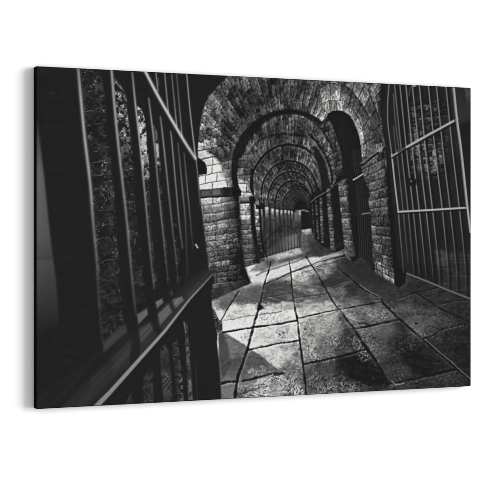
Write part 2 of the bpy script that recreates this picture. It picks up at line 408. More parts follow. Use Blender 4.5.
# ---- 5. floor -----------------------------------------------------------------
FL = [(209, 300), (238, 275), (250, 262), (262, 257), (300, 246), (302, 230), (311, 228.5), (314, 238), (322, 246), (345, 259), (353, 262.5), (362, 257), (375.5, 274),
      (399, 288), (405, 283), (406.5, 273.3), (475, 300), (475, 410), (209, 410)]
def floor(x, y):
    pts = [(306, 231, 150), (304, 238, 104), (303, 246, 92), (310, 238, 74), (314, 244, 62), (298, 252, 150), (318, 250, 64), (322, 247, 54), (330, 252, 56), (330, 257, 66), (345, 262, 54), (338, 258, 60),
           (285, 256, 150), (270, 262, 120), (262, 272, 205), (252, 278, 190), (275, 268, 215), (285, 275, 190), (300, 268, 150), (296, 262, 200),
           (315, 262, 185), (330, 260, 150), (322, 270, 130), (338, 274, 92), (300, 280, 145), (318, 283, 92), (312, 292, 130),
           (285, 285, 92), (272, 290, 88), (255, 294, 105), (240, 300, 120), (225, 304, 118), (280, 296, 98), (300, 300, 130), (265, 300, 112), (345, 268, 62),
           (222, 318, 205), (235, 310, 190), (245, 315, 222), (250, 324, 215), (236, 326, 225), (262, 318, 205), (275, 316, 200), (285, 306, 165), (290, 318, 205), (272, 310, 190),
           (245, 338, 205), (270, 335, 190), (285, 330, 165), (292, 335, 172), (262, 342, 190), (232, 334, 210),
           (275, 355, 165), (290, 350, 150), (298, 355, 132), (310, 312, 168), (325, 306, 150), (330, 316, 158), (318, 325, 150), (335, 330, 124), (310, 340, 140), (325, 345, 108), (345, 345, 70), (352, 348, 78), (350, 335, 88), (342, 322, 124),
           (325, 294, 96), (340, 293, 112), (350, 300, 98), (336, 282, 64), (352, 288, 62), (370, 302, 70), (362, 310, 96), (372, 312, 110), (385, 314, 86), (350, 312, 118),
           (365, 275, 60), (380, 288, 58), (372, 284, 54), (390, 295, 56), (400, 300, 58),
           (370, 330, 80), (362, 333, 100), (385, 335, 72), (380, 350, 82), (370, 345, 88), (395, 345, 52), (405, 335, 54), (410, 355, 44), (398, 362, 50), (400, 370, 56), (425, 365, 46), (390, 372, 66),
           (310, 375, 92), (325, 372, 80), (345, 366, 50), (358, 362, 48), (345, 376, 52), (365, 374, 46), (330, 388, 100), (350, 388, 76), (372, 385, 52), (380, 378, 46), (312, 392, 96),
           (290, 372, 110), (293, 390, 128), (280, 385, 150), (262, 378, 150), (270, 392, 170), (250, 390, 128), (256, 365, 96), (242, 370, 84),
           (405, 312, 76), (418, 322, 84), (412, 332, 92), (430, 318, 68), (445, 322, 56), (430, 300, 52), (450, 305, 52), (465, 315, 46), (420, 290, 50), (440, 292, 50),
           (430, 342, 60), (450, 338, 54), (455, 355, 46), (440, 352, 54), (420, 384, 54), (450, 380, 50), (466, 370, 42), (405, 390, 54)]
    f = field(x, y, pts, p=4.6)
    # foreshortened mottling: more stretched with distance
    sc = np.clip((y - 225) / 120, .12, 1.4)
    qx = x + 5 * sc * (fbm(x / (7 * sc + 1), y / (5 * sc + 1), 181, 2) - .5); qy = y + 4 * sc * (fbm(x / (7 * sc + 1), y / (5 * sc + 1), 182, 2) - .5)
    n1 = fbm(qx / 8, qy / 4.5, 81, 4)
    n2 = fbm(qx / 2.1, qy / 1.5, 83, 4, .7)
    slab = H(np.floor((x - 302) / (y - 215) * 2.4), np.floor(60 / (y - 215) * 4.5), 12)
    n3 = fbm(x / (20 * sc), y / (9 * sc), 85, 3)
    g = f * (1 + .30 * sstep(115, 185, f)) * (.86 + .28 * n3) * (.80 + .40 * n1) * (.93 + .14 * slab)
    g = g * (1 + .22 * (1 - np.clip(np.abs(n1 - .5) * 14, 0, 1)) * sstep(90, 160, f))
    wet = sstep(60, 150, f)
    g = g * (1 + (.26 + .10 * wet) * (n2 - .5) * 2.4)
    # glints on rough patches
    sp = sstep(.60, .72, fbm(x / 1.5, y / 1.1, 88, 3, .8)) * sstep(.46, .6, fbm(x / 11, y / 8, 90, 3))
    g = g + sp * (18 + .35 * f) * sstep(265, 330, y)
    dk = sstep(.63, .75, fbm(x / 2.6 + 3, y / 1.6, 92, 3, .8)) * sstep(.5, .62, fbm(x / 13 + 5, y / 9, 94, 3))
    g = g * (1 - .42 * dk * sstep(265, 330, y))
    return np.clip(np.where(g > 185, 185 + (g - 185) * .5, g), 33, 226)
poly(FL, floor, .8)

poly([(344, 258), (352, 262), (362, 256), (376, 273), (388, 281), (380, 286), (362, 280), (346, 270)], 42, 3.5, a=.6)
def tone(pts, k, soft=.7, rough=.3):
    w, m = polymask(pts, soft, rough=rough)
    if w is None: return
    V[w] = V[w] * (1 - m * (1 - k))
# each slab a tone of its own, with the crisp shadow edges that cross them
tone([(265, 284), (291, 273), (292.5, 290), (262, 296)], .84)
tone([(261.5, 297), (292.5, 291), (295, 307), (284, 311), (258.5, 304)], .90)
tone([(262, 291), (284, 301), (276, 303), (259.5, 300)], .78, 1.0)
tone([(291, 273), (312, 267), (321, 281), (292.5, 289)], 1.10)
tone([(292.5, 290), (322, 283), (333, 301), (295, 308)], .93)
tone([(292, 288), (312, 292), (320, 297), (305, 299), (293, 294)], .80, 1.4, .8)
tone([(297, 320), (342, 310), (365, 349), (303, 363)], .96)
tone([(337, 312), (345, 318), (365, 348), (352, 353), (344, 336)], .72, 4)
tone([(304, 365), (365, 351), (388, 384), (307, 394)], .86)
tone([(340, 358), (366, 351), (388, 384), (362, 388), (343, 376)], .74, 3.5, 1)
tone([(356, 330), (398, 321), (452, 369), (390, 383)], .98)
tone([(392, 323), (399, 321), (452, 368), (414, 378), (396, 350)], .72, 3, 1)
tone([(334, 303), (381, 303), (397, 319), (354, 328)], 1.08)
tone([(336, 290), (352, 283), (378, 299), (336, 302)], .92)
tone([(384, 305), (416, 294), (470, 321), (424, 338)], 1.04)
tone([(425, 340), (470, 323), (470, 379)], .84)
tone([(224, 333), (253, 328), (248, 349), (240, 342)], 1.06)
tone([(223, 321), (255, 316), (253, 327), (223, 332)], 1.10)
tone([(256, 316), (296, 309), (297, 320), (254, 327)], 1.04)
# rubble and shadow edge lines on far floor, slanting bands of light
for a in [((262, 271), (300, 256), (345, 243), 4.0, .35, 58), ((265, 283.5), (291, 272.6), (336, 256), 1.6, .6, 60), ((280, 262), (305, 257), (340, 252), 2.0, .35, 90),
          ((268, 286), (295, 292), (312, 299), 3.4, .5, 66), ((264, 284), (290, 287), (330, 284), 3.2, .35, 74), ((300, 270), (320, 264), (338, 259), .9, .5, 78),
          ((318, 291), (328, 288), (336, 284), 2.2, .4, 66), ((232, 302), (262, 296), (292, 300), 3.0, .35, 84)]:
    stroke([a[0], a[1], a[2]], a[3], a[5], a[3] * .45, a=a[4], wob=1.2, smooth=True)
for a in [((296, 268), (318, 261), (342, 254), 1.1, .55, 205), ((303, 262), (320, 258), (344, 250), 1.0, .5, 190), ((270, 287.5), (285, 288.5), (300, 292), 1.0, .35, 170),
          ((256, 281), (270, 275), (286, 266.5), 2.4, .5, 222), ((262, 304), (272, 308), (283, 311), 1.1, .7, 215), ((300, 296), (315, 300), (330, 296), 2.0, .35, 150)]:
    stroke([a[0], a[1], a[2]], a[3], a[5], a[3] * .5 + .2, a=a[4], wob=1.0, smooth=True)
poly([(250, 281), (262, 272), (285, 266), (318, 258), (345, 250), (346, 253), (322, 261), (300, 270), (284, 277), (262, 283)], 214, 1.6, a=.42, rough=1.2, rs=6)
poly([(284, 262), (300, 258), (303, 261), (292, 268), (280, 270)], 225, 1.8, a=.4, rough=1.2)
poly([(258, 262), (280, 259), (300, 254), (322, 250), (336, 247), (322, 254), (300, 259), (280, 263), (262, 270), (250, 272)], 66, 1.8, a=.55, rough=1.0, rs=6)
poly([(265, 284), (292, 288), (310, 298), (296, 303), (280, 300), (262, 294)], 74, 1.6, a=.45, rough=1.2, rs=6)
poly([(265, 284), (292, 273), (291, 276), (276, 283), (268, 287)], 80, 1.0, a=.5, rough=.6)
poly([(292, 280), (318, 284), (332, 287), (316, 290), (300, 289)], 88, 1.6, a=.4, rough=1.0, rs=6)
poly([(222, 296), (250, 284), (262, 283), (258, 300), (236, 303), (218, 309)], 88, 2.5, a=.5, rough=1.5, rs=6)
for (a, b, c, wd_, vv, al) in [((338, 254), (305, 262), (264, 279), 1.3, 222, .5), ((345, 257), (318, 265), (286, 278), 1.0, 200, .45), ((340, 261), (322, 267), (300, 277), .9, 176, .4),
        ((330, 252), (300, 260), (256, 275), 1.5, 66, .5), ((344, 255.5), (312, 264), (276, 279), 1.0, 70, .5), ((346, 259.5), (324, 266), (302, 273), .9, 60, .5), ((268, 297), (285, 302), (300, 304), 1.0, 190, .4),
        ((299, 283), (315, 286), (330, 288), .8, 170, .4), ((228, 312), (240, 306), (256, 304), 1.4, 225, .5), ((266, 306), (280, 301), (292, 301), 1.2, 78, .35)]:
    stroke([a, b, c], wd_, vv, .6, a=al, wob=.6, smooth=True)
# triangular shadow at (335,290)
poly([(318, 283), (331, 276), (337, 268), (350, 277), (346, 282), (332, 287), (322, 288)], 52, 1.2, a=.72, rough=.8)
poly([(352, 262), (375, 274), (399, 288), (392, 300), (380, 298), (358, 284), (345, 272)], 52, 3, a=.35)
stroke([(333, 287.5), (342, 283.5), (352, 281)], .9, 140, .6, a=.7)
# gate shadow with a crisp edge
poly([(219, 331), (224, 331.5), (232, 337), (249, 347.5), (262, 357), (285, 374.5), (276, 376), (262, 374), (240, 400), (218, 405)],
     lambda x, y: np.clip(88 + 26 * (fbm(x / 3, y / 2, 95, 4) - .5) * 2 + 30 * sstep(365, 385, y), 40, 200), .8, a=.78, rough=.3)
poly([(218, 334), (224, 332), (229, 350), (231, 365), (222, 380)], 62, 1.4, a=.6)
stroke([(219, 368), (226, 362), (231, 357)], .9, 110, .6, a=.6)
poly([(224, 385.5), (233, 384.5), (232, 395), (223, 397)], lambda x, y: 120 + 60 * (fbm(x / 1.5, y / 1.5, 3) - .5), 1, a=.6)
# broken slab at bottom: dark gash, bright crust and pale post reflection
stroke([(243, 381), (252, 379), (258, 376.5), (264, 377), (272, 375.5), (283, 374)], 2.6, 34, .7, smooth=True, wob=2.2, a=.9)
stroke([(236, 396), (246, 393), (256, 389), (266, 386)], 2.2, 40, .9, wob=2.6, a=.6)
for q in [(252, 370, 4, 190), (262, 385, 5, 175), (275, 381, 3.5, 150), (247, 386, 3, 160), (262, 366, 2.2, 190), (282, 376, 2.5, 185), (256, 394, 4, 165)]:
    poly([(q[0] - q[2], q[1] + 1), (q[0], q[1] - q[2] * .55), (q[0] + q[2], q[1]), (q[0] + .4 * q[2], q[1] + q[2] * .6)], q[3], 1.0, a=.6, rough=1.6, rs=1.5)
poly([(269.5, 385), (277.5, 384), (278.5, 397), (267, 397.5)], lambda x, y: 150 + 40 * (x - 270) / 8 * 0 + 20 * noise(x / 2, y / 4, 3), 1.4, a=.8)

def patch(cx, cy, rx, ry, ang, b, dk, seed, st=2.6, sc_=.8):
    """rough chipped stone: slanting flecks, light and dark"""
    w = win(cx - 1.6 * rx, cy - 1.6 * ry, cx + 1.6 * rx, cy + 1.6 * ry)
    if w is None: return
    x, y = X_[w], Y_[w]
    xw = x + 2.4 * (fbm(x / 3, y / 3, seed, 2) - .5); yw = y + 2.4 * (fbm(x / 3, y / 3, seed + 1, 2) - .5)
    c, s_ = math.cos(ang), math.sin(ang)
    p_ = (xw * c + yw * s_) / (sc_ * st); q_ = (-xw * s_ + yw * c) / sc_
    n = fbm(p_, q_, seed + 2, 3, .6)
    d = ((x - cx) / rx) ** 2 + ((y - cy) / ry) ** 2 + (fbm(x / 4, y / 4, seed + 5, 3) - .5) * 1.4
    m = sstep(1.15, .35, d)
    put(w, m * sstep(.54, .68, n) * .8, b)
    put(w, m * sstep(.46, .34, n) * .7, dk)
patch(291, 386, 9, 13, -1.15, 190, 48, 3)
patch(318, 384, 13, 12, -.9, 135, 46, 5)
patch(338, 379, 12, 9, -.5, 112, 50, 7)
patch(279, 336, 9, 6, -.35, 214, 84, 9)
patch(285, 329, 6, 4, -.3, 220, 96, 11)
patch(352, 387, 20, 6, -.1, 120, 44, 13, 1.6)
patch(372, 346, 17, 13, -.9, 118, 62, 15, 1.6)
patch(383, 315, 9, 5, .3, 165, 80, 17, 1.6)
patch(346, 342, 13, 10, .7, 120, 66, 19, 1.5)
patch(309, 334, 9, 16, 1.1, 188, 104, 21, 1.6)
patch(258, 372, 12, 6, -.2, 176, 90, 23, 1.5)
patch(262, 388, 15, 8, -.1, 200, 84, 25, 2.0)
patch(246, 390, 9, 7, -.3, 170, 60, 27, 2.0)
patch(327, 325, 14, 8, .4, 176, 110, 29, 1.4)
patch(268, 318, 16, 8, -.2, 232, 150, 31, 2.0)
patch(240, 318, 16, 8, -.2, 238, 165, 33, 2.0)
patch(247, 338, 12, 6, .2, 228, 160, 35, 1.6)
patch(405, 345, 14, 14, .8, 80, 46, 37, 1.6)
patch(430, 318, 24, 8, .3, 84, 52, 39, 3.0)
patch(368, 330, 12, 6, .2, 128, 70, 41, 1.8)

patch(312, 352, 9, 12, 1.0, 205, 100, 43, 1.5)
patch(333, 340, 8, 8, .9, 190, 84, 45, 1.5)
patch(322, 359, 16, 3.5, -.2, 190, 70, 47, 1.4, .7)
patch(357, 343, 5, 9, 1.0, 175, 70, 49, 1.5, .7)
patch(341, 387, 22, 5, -.1, 175, 44, 51, 1.4, .8)
patch(364, 352, 9, 9, 1.0, 165, 62, 53, 1.5, .7)
patch(296, 391, 9, 7, -1.1, 225, 46, 55, 2.4, .8)
patch(273, 378, 10, 5, -.3, 215, 50, 57, 2.0, .8)
patch(258, 396, 18, 5, 0, 225, 70, 59, 2.0, .8)
poly([(314, 326), (334, 318), (341, 326), (330, 341), (318, 345)], 196, 6, a=.22)
poly([(365, 325), (392, 322), (404, 333), (378, 340)], 150, 6, a=.25)
poly([(402, 321), (420, 318), (433, 325), (420, 334)], 120, 5, a=.25)
# slab joints: dark groove with a lit lower lip
def joint(pts, wd, lip=1.0, dv=33, lv=1.3):
    P = curve(pts)
    r_ = np.random.RandomState(int(P[0, 0] * 7 + P[0, 1]) % 9999)
    wv_ = np.convolve(r_.rand(len(P) + 8), np.ones(3) / 3, 'same')[4:4 + len(P)]
    stroke([(a + .25 * wd + .35, b + .55 * wd + .3) for a, b in P[:, :2]], wd * .9, 1 + .35 * lip, .6, a=.9, wob=.3, mul=True)
    stroke([(p[0], p[1], .55 + .9 * q_, .55 + .45 * min(1, q_ * 1.6)) for p, q_ in zip(P, wv_)], wd * 1.2, dv, .6, a=.92, wob=.22)
    stroke([(p[0] - .18 * wd - .3, p[1] - .5 * wd - .35, 1, .2 + .5 * q_) for p, q_ in zip(P, wv_)], wd * .7, .62, .6, mul=True)
joint([(271, 262), (270, 267), (264.5, 284), (261.5, 298), (258.5, 309)], 1.0)
joint([(258.5, 309), (254, 325), (250, 340), (246.7, 352), (242, 366), (238, 377), (235, 398)], 2.2)
poly([(259, 302), (261, 305), (264, 308), (258, 311.5), (257, 309)], 36, .7)
joint([(289.4, 262), (291, 273), (292.5, 292), (295, 308)], .9)
joint([(295, 308), (297.5, 320), (300, 342), (303, 363), (306.5, 394)], 1.8)
joint([(306, 256.7), (312.5, 266.7), (321.7, 281.7), (333, 301.7), (344, 316)], 1.0)
joint([(344, 316), (354, 329), (365, 346), (376.7, 363), (388.6, 384)], 2.3)
joint([(337.5, 267.5), (350, 278), (358, 285), (368, 292.5), (380, 298), (384, 304)], 1.2)
joint([(383, 303), (395, 315), (408, 326.7), (423, 340), (443, 356.7), (471, 382)], 1.7)
stroke([(360, 285), (370, 292), (381, 297.4)], .7, 150, .5, a=.6)
stroke([(424, 338.5), (436, 349), (452, 362.5), (471, 379.5)], .9, 118, .5, a=.8)
joint([(415, 293), (437, 306.5), (453, 315), (472, 323.5)], 1.2)
joint([(400, 297.5), (417, 292.5), (441, 287)], .7)
joint([(434, 306), (455, 301), (472, 300)], .7)
joint([(264.5, 284.5), (278, 279), (291, 272.8), (311, 265.5)], .7, dv=60)
joint([(293, 298.5), (312, 296), (330, 293.5)], .7, dv=66)
joint([(313, 268), (325, 264.5), (338, 262)], .6, dv=70)
joint([(333, 288), (343, 284), (352, 281)], .7, dv=52)
joint([(261.5, 298), (276, 296), (292, 293)], .6, dv=60)
joint([(223, 332.7), (238, 330), (253, 327.5), (275, 324.6), (297, 320.6)], 1.4)
joint([(297, 318.5), (320, 313.5), (342, 309), (362, 305.5), (381, 302)], .8)
joint([(249, 350), (264, 346.8), (280, 343.5), (299, 341)], 1.3)
joint([(303.6, 364), (320, 361.2), (334, 358), (350, 354), (365.5, 349.6)], 1.5)
joint([(354.5, 328.8), (370, 326), (384, 323), (398, 320)], 1.6)
joint([(390, 384), (404, 381.3), (428, 376), (455, 369.5)], 1.9)
joint([(424, 338.5), (434, 335), (441, 330), (452, 327), (470, 322.5)], 1.0)
stroke([(424, 333), (426, 328), (431, 326.5), (437, 328), (440, 330)], .8, 44, .4, a=.7, smooth=True)
joint([(221, 383.6), (228, 382), (236.5, 382)], 2.0)
joint([(239.2, 291.5), (230, 305), (221, 321.5)], 1.0)
joint([(223, 321), (245, 317), (282, 312)], .5, dv=110)
stroke([(415.5, 323.2), (417, 323.6)], 1.7, 34, .5)
stroke([(392, 381.5), (396, 385), (404, 383)], 1.1, 150, .6, a=.7)
stroke([(358, 324), (365, 323), (370, 325)], 1.6, 40, .6, a=.7, wob=1)

# ---- 6. left-hand piers ---------------------------------------------------------
# second and third piers
pier(254.5, 259.5, 204, 257.5, 264.5, 259, 112, 3.6, 36, slope=.1, lite=lambda x, y: 1.5 - .9 * sstep(215, 245, y))
stroke([(259.5, 200), (260.5, 225), (263, 245), (267, 258)], 2.0, 31, .7, smooth=True)
pier(239, 252, 196, 242.5, 259.5, 263, 130, 5.0, 37, slope=-.15, lite=lambda x, y: 1.55 - .98 * sstep(205, 240, y), yb0=268)
stroke([(251.5, 170), (252, 195), (253, 225), (256.5, 245), (263, 259)], 3.4, 31, .8, smooth=True)
poly([(253, 245), (258, 245), (265, 259.5), (259, 263)], 42, 1.4, a=.8)
# lit wall above their capitals
poly([(237, 172), (243, 170), (250, 190), (252.5, 196), (239, 197)], lambda x, y: fix(stone(196 - 60 * sstep(183, 172, y), x, y, 8, 12, 44, .5, .15), 40), 1.4)
poly([(238, 160), (250, 150), (251, 176), (246, 182), (238, 178)], lambda x, y: fix(stone(92 + 0 * x, x, y, 7, 9, 45, .5, .35), 34), 1.5, a=.8)
poly([(239.5, 196.8), (253, 196.5), (254.5, 199), (254, 202.6), (240, 203.5)], lambda x, y: np.where(x < 251, 130 - 60 * sstep(199, 202, y), 34), .6)
poly([(249, 197), (253.5, 196.5), (256, 200), (255, 203.6), (250, 203)], 31, .6)
stroke([(240, 203.4), (252, 202.9)], 1.0, 34, .5)
poly([(255.5, 204), (262, 203.5), (264.6, 206), (263.5, 209), (256, 209)], 33, .6)
poly([(255.5, 201), (259, 201), (259.5, 205), (255.5, 205)], 120, .8)

# first pier: shaft
def shaft(x, y):
    k = (y - 195) / 100
    q = (x - (200 + 11 * k)) / (38 + 2 * k)
    base = field(x, y, [(205, 200, 190), (218, 200, 205), (230, 200, 165), (205, 212, 150), (220, 212, 150), (232, 214, 110), (206, 225, 125), (222, 226, 122),
                        (208, 240, 110), (224, 240, 108), (210, 258, 96), (226, 258, 92), (214, 275, 82), (230, 272, 72), (218, 290, 68), (238, 284, 56), (238, 262, 56)])
    base = base * (1 - .35 * sstep(.45, .8, q)) * (1 - .55 * sstep(.78, .95, q)) * (.85 + .15 * sstep(0, .15, q))
    t = y + .15 * (x - 200)
    s = np.where(y < 224, stone(base, x, t, 8.6, 14, 101, .4, .2, .36, .34, ts=1.2), stone(base * 1.05, x, t, 5.4, 9.5, 102, .5, .26, .34, .6, ts=1.0, jit=1.0))
    return fix(s, 31)
poly([(198, 193), (238.5, 191), (239, 215), (240.8, 245), (244.2, 266), (251, 283), (209.5, 301), (204, 262), (201, 225)], shaft, .6)
poly([(236.5, 190), (240, 196), (240.5, 220), (243, 250), (246, 268), (251, 282.5), (247, 284), (242.5, 266), (239, 225), (237, 195)], 34, 2.6, a=.62)
poly([(210, 292), (245, 279), (251, 283), (210, 302)], lambda x, y: 46 + 26 * noise(x / 3, y / 2, 4), 2.0, a=.75)
# above capital: lit wall patch blending to vault
poly([(197, 148), (203, 150), (214, 157), (223, 166), (232, 182), (233, 189), (199, 192)],
     lambda x, y: fix(stone(226 + 0 * x, x, y + .18 * (x - 198), 8.4, 13, 103, .42, .06, .6, .12, ts=3, jit=.6, hi=.05), 40), 2.4, rough=2.0, rs=6)
poly([(221, 160), (232, 158), (236, 180), (233, 189), (226, 184)], lambda x, y: fix(stone(104 - 40 * sstep(226, 234, x), x, y + .18 * x, 8.4, 10, 104, .4, .35, .5, .5), 36), 2.6, a=.85, rough=1.5)
poly([(217.5, 172), (223, 169), (226, 174), (222, 178)], 130, 1.5, a=.5, rough=1)
stroke([(198, 161), (212, 157), (232, 153)], .8, 52, .5, a=.8, wob=.5)
stroke([(198, 151), (214, 148), (234, 143)], .8, 46, .5, a=.8, wob=.5)
stroke([(199, 141), (214, 137.5), (236, 133)], .8, 42, .5, a=.7, wob=.5)
stroke([(200, 131), (216, 128), (238, 122)], .8, 42, .5, a=.7, wob=.5)
# dark soffit of the first arch running down into the pier
stroke([(238, 192, 1.0), (234.5, 178, 1.15), (235, 160, 1.25), (240, 143, 1.1), (250, 128, .95), (262, 118, .8), (275, 113, .6), (288, 112, .5)], 4.9, 33, 1.0, smooth=True, a=.93)
stroke([(230, 178), (230.5, 160), (235.5, 141), (246, 124), (260, 113), (276, 108.5)], 1.6, 96, .9, smooth=True, a=.5)
stroke([(288, 111.5), (303, 115), (316, 124), (326, 136), (333, 150)], 1.9, 34, .8, smooth=True, a=.75)
# capital
poly([(199.5, 190.5), (238, 187), (240, 190), (240.5, 194.5), (237, 196), (200, 198)], lambda x, y: fix(78 - 34 * sstep(218, 226, x) + 22 * (fbm(x / 2, y / 2, 7) - .5), 34), .5)
poly([(202, 190.6), (211, 189.8), (211, 195), (202, 196)], lambda x, y: 92 + 40 * (fbm(x / 1.5, y / 1.5, 8) - .5), .5)
poly([(212.5, 189.6), (220, 189), (220, 194.3), (212.5, 195)], lambda x, y: 108 + 40 * (fbm(x / 1.5, y / 1.5, 9) - .5), .5)
poly([(232, 186.5), (238, 186.5), (241.5, 191), (241, 196), (232, 196)], 31, .7)
stroke([(199.5, 198), (238, 195.5)], 1.2, 34, .5)
stroke([(199.5, 190.3), (233, 187)], .8, 60, .5)

V = blur(V, .7)
V = np.clip(V + .40 * (V - blur(V, 3.2)) + .13 * (V - blur(V, 14)), 30, 242)
X, Y = X_, Y_
# ---- 7. arched gate standing open inside the passage -----------------------------
poly([(267, 251), (276, 243), (287, 236.5), (298.5, 233.5), (300, 246), (280, 252), (266, 256)], lambda x, y: 84 + 46 * sstep(278, 292, x) * (.6 + .6 * noise(x / 3, y / 1.6, 15)), 2.2, a=.8)
G = dict(soft=.4, smooth=True, a=.85)
stroke([(263, 244), (263.5, 231), (267, 222), (271, 219.5), (276, 222), (278.5, 228), (279.5, 234)], .9, 38, **G)
stroke([(264, 246), (268, 238), (275, 231.5), (284, 226), (291, 227.5), (296.5, 232.5), (299.3, 240), (300, 247)], 1.0, 36, **G)
stroke([(264, 243), (272, 236), (283, 229)], .6, 46, **G)
for i in range(11):
    xx = 266.0 + i * 3.1
    yt = [231, 224, 221, 226, 229, 227, 227.5, 228, 229, 232, 237][i]
    stroke([(xx, yt, 1, .5), (xx + .4, 240, 1, .8), (xx + .8, 257 - i * .93, 1, .9)], .7, 36, .4, a=.9)
for i in range(8):
    xx = 283 + i * 2.1
    stroke([(xx, 232), (xx + .5, 251 - i * .5)], .8, 150, .6, a=.16)
stroke([(260.5, 258), (278, 252.8), (300, 246.5)], 1.0, 40, .5, a=.8)
stroke([(262, 259.3), (280, 254.4), (299, 248.8)], 1.2, 190, .8, a=.55)

# ---- 8. right gate ------------------------------------------------------------------
tops = [394.3, 399.6, 405.6, 412, 419, 428, 436, 445.5]
mids = [401.3, 406.5, 412.3, 419, 425.5, 435, 443, 452.5]
lows = [408, 413.2, 419.2, 426, 432.5, 442.3, 450.2, 459.5]
ends = [413, 418.5, 425, 432, 438.5, 447.5, 456, 465]
yend = [275.5, 277.5, 280, 283, 285.5, 289, 292.5, 296]
for i in range(8):
    b = [110, 122, 132, 132, 132, 128, 124, 124][i]
    P = [(tops[i], 82), (mids[i], 150), (lows[i], 210), (ends[i], 265), (ends[i] + 1.2, yend[i])]
    stroke([(a + 2.0, c) for a, c in P], 2.6, 31, .8, smooth=True, a=.75)
    stroke([(P[0][0], P[0][1], 1, 1), (P[1][0], P[1][1], 1, 1), (P[2][0], P[2][1], 1, .95), (P[3][0], P[3][1], .8, .45), (P[4][0], P[4][1], .7, .1)], 1.2, b, .5, smooth=True)
# left fine bars and the hanging stile
for P, b in [([(389, 84), (387.6, 105), (388, 125), (391.7, 154), (395, 185), (398.3, 212), (400, 232), (403.5, 272)], 120), ([(393.5, 94), (395, 118), (399, 150)], 88),
             ([(396.7, 150), (403, 210), (408, 262)], 92), ([(393.5, 126), (396, 152)], 80)]:
    Q = [(p[0], p[1], 1, 1 - .75 * max(0, (p[1] - 215) / 60)) for p in P]
    stroke(Q, 1.2, b, .45, smooth=True)
stroke([(391.7, 154), (395, 185), (398.3, 212)], 1.5, 176, .45, smooth=True, a=.9)
# arched dark hood line behind the top of the gate
stroke([(409, 96), (410, 89), (414, 84)], .9, 80, .5, smooth=True)
stroke([(413.5, 85.5), (415.5, 85.5)], 2.0, 200, .5)
def shadeline(P, wdt, b):
    stroke([(p[0] + .6, p[1] + wdt * .9) + tuple(p[2:]) for p in P], wdt, 31, .6, a=.8)
    stroke(P, wdt, b, .5)
shadeline([(391.7, 156.3), (398, 152.3), (406.7, 147)], 1.8, 160)
stroke([(398.5, 151.8), (406.5, 147.2)], 2.2, 60, .6, a=.8)
shadeline([(406.7, 147), (428, 135), (457.3, 119)], 2.3, 176)
shadeline([(398.3, 211.8), (430, 210), (467.5, 207.6)], 1.9, 184)
stroke([(456, 119), (460.5, 150), (465.5, 205)], 4.2, 31, .8, a=.6)
stroke([(453.4, 84), (457, 119), (461.2, 150), (467.5, 207.5), (470.4, 232)], 2.1, 172, .5, smooth=True)
stroke([(452.2, 84), (455.7, 119), (459.9, 150), (466.2, 207.5)], .9, 110, .5, smooth=True)
shadeline([(406.7, 273.3, 1, 1), (430, 282.5, 1.2, .9), (450, 291, 1.3, .8), (471, 299, 1.5, .7)], 1.4, 122)
# latch
poly([(408.5, 178.5), (414.5, 178), (416.5, 180), (416.5, 185), (409.5, 186)], 31, .6)
stroke([(410.9, 180.6), (411.3, 181.8)], .9, 160, .5)

# ---- 9. foreground gate on the left ---------------------------------------------------
GL = curve([(229, 70), (226, 77), (218, 86), (209, 97), (203.5, 108), (200.5, 122), (198.5, 140), (197.5, 157)], 6).tolist()
poly([(30, 60)] + GL + [(205, 162.5), (206.8, 168), (206.8, 173.8), (199.5, 175), (198.5, 178), (200, 195), (203, 222), (205.5, 243), (208, 262), (209, 274), (213, 273.5),
                        (214, 279), (211, 290), (212, 306), (215, 322), (217.5, 334), (217, 343), (219, 362), (221, 384), (221.5, 410), (30, 415)],
     lambda x, y: 35 + 2.5 * noise(x / 5, y / 5, 3), .7)
# rubble at its foot
poly([(211, 308), (214, 309), (219, 320), (222, 321), (222.5, 330), (218, 333), (215, 326)], lambda x, y: 40 + 60 * (fbm(x / 1.3, y / 1.3, 5) > .55), .8)
poly([(208, 96), (213, 93), (214, 97), (209, 103)], 150, 1.2, a=.5, rough=1)
# soft rubs on the blurred near wall
def glow(x, y, b, rx, ry, a=1.0):
    w = win(x - 3 * rx, y - 3 * ry, x + 3 * rx, y + 3 * ry)
    if w is None: return
    m = np.exp(-((X[w] - x) / rx) ** 2 - ((Y[w] - y) / ry) ** 2) * a
    put(w, m, b)
for g in [(52, 93, 52, 2.5, 1.5, .7), (58, 97, 44, 6, 1, .7), (42, 72, 46, 6, 2, .5), (55, 127.5, 46, 12, .8, .6), (56, 170, 45, 14, .8, .6), (66, 195, 46, 5, .8, .6), (58, 199, 42, 8, .7, .6),
          (60, 258, 44, 12, .8, .6), (56, 278, 42, 9, .8, .5), (62, 240, 41, 10, .8, .5), (72, 352, 44, 6, 2, .5), (66, 362, 42, 5, 3, .5)]:
    glow(*g)
# pale out-of-focus panel at the left margin
poly([(34, 118), (37.5, 122), (40, 142), (44.5, 180), (48.5, 220), (52, 250), (55, 272), (57.5, 300), (58.5, 325), (34, 335)],
     lambda x, y: 36 + (np.interp(y, [118, 135, 170, 200, 235, 257, 262, 300, 330], [10, 34, 66, 64, 56, 40, 46, 24, 4])) * (1 - .12 * sstep(38, 50, x)), 1.8)
stroke([(36, 258), (45, 259), (53, 257)], 1.5, 58, 1.2, a=.6)

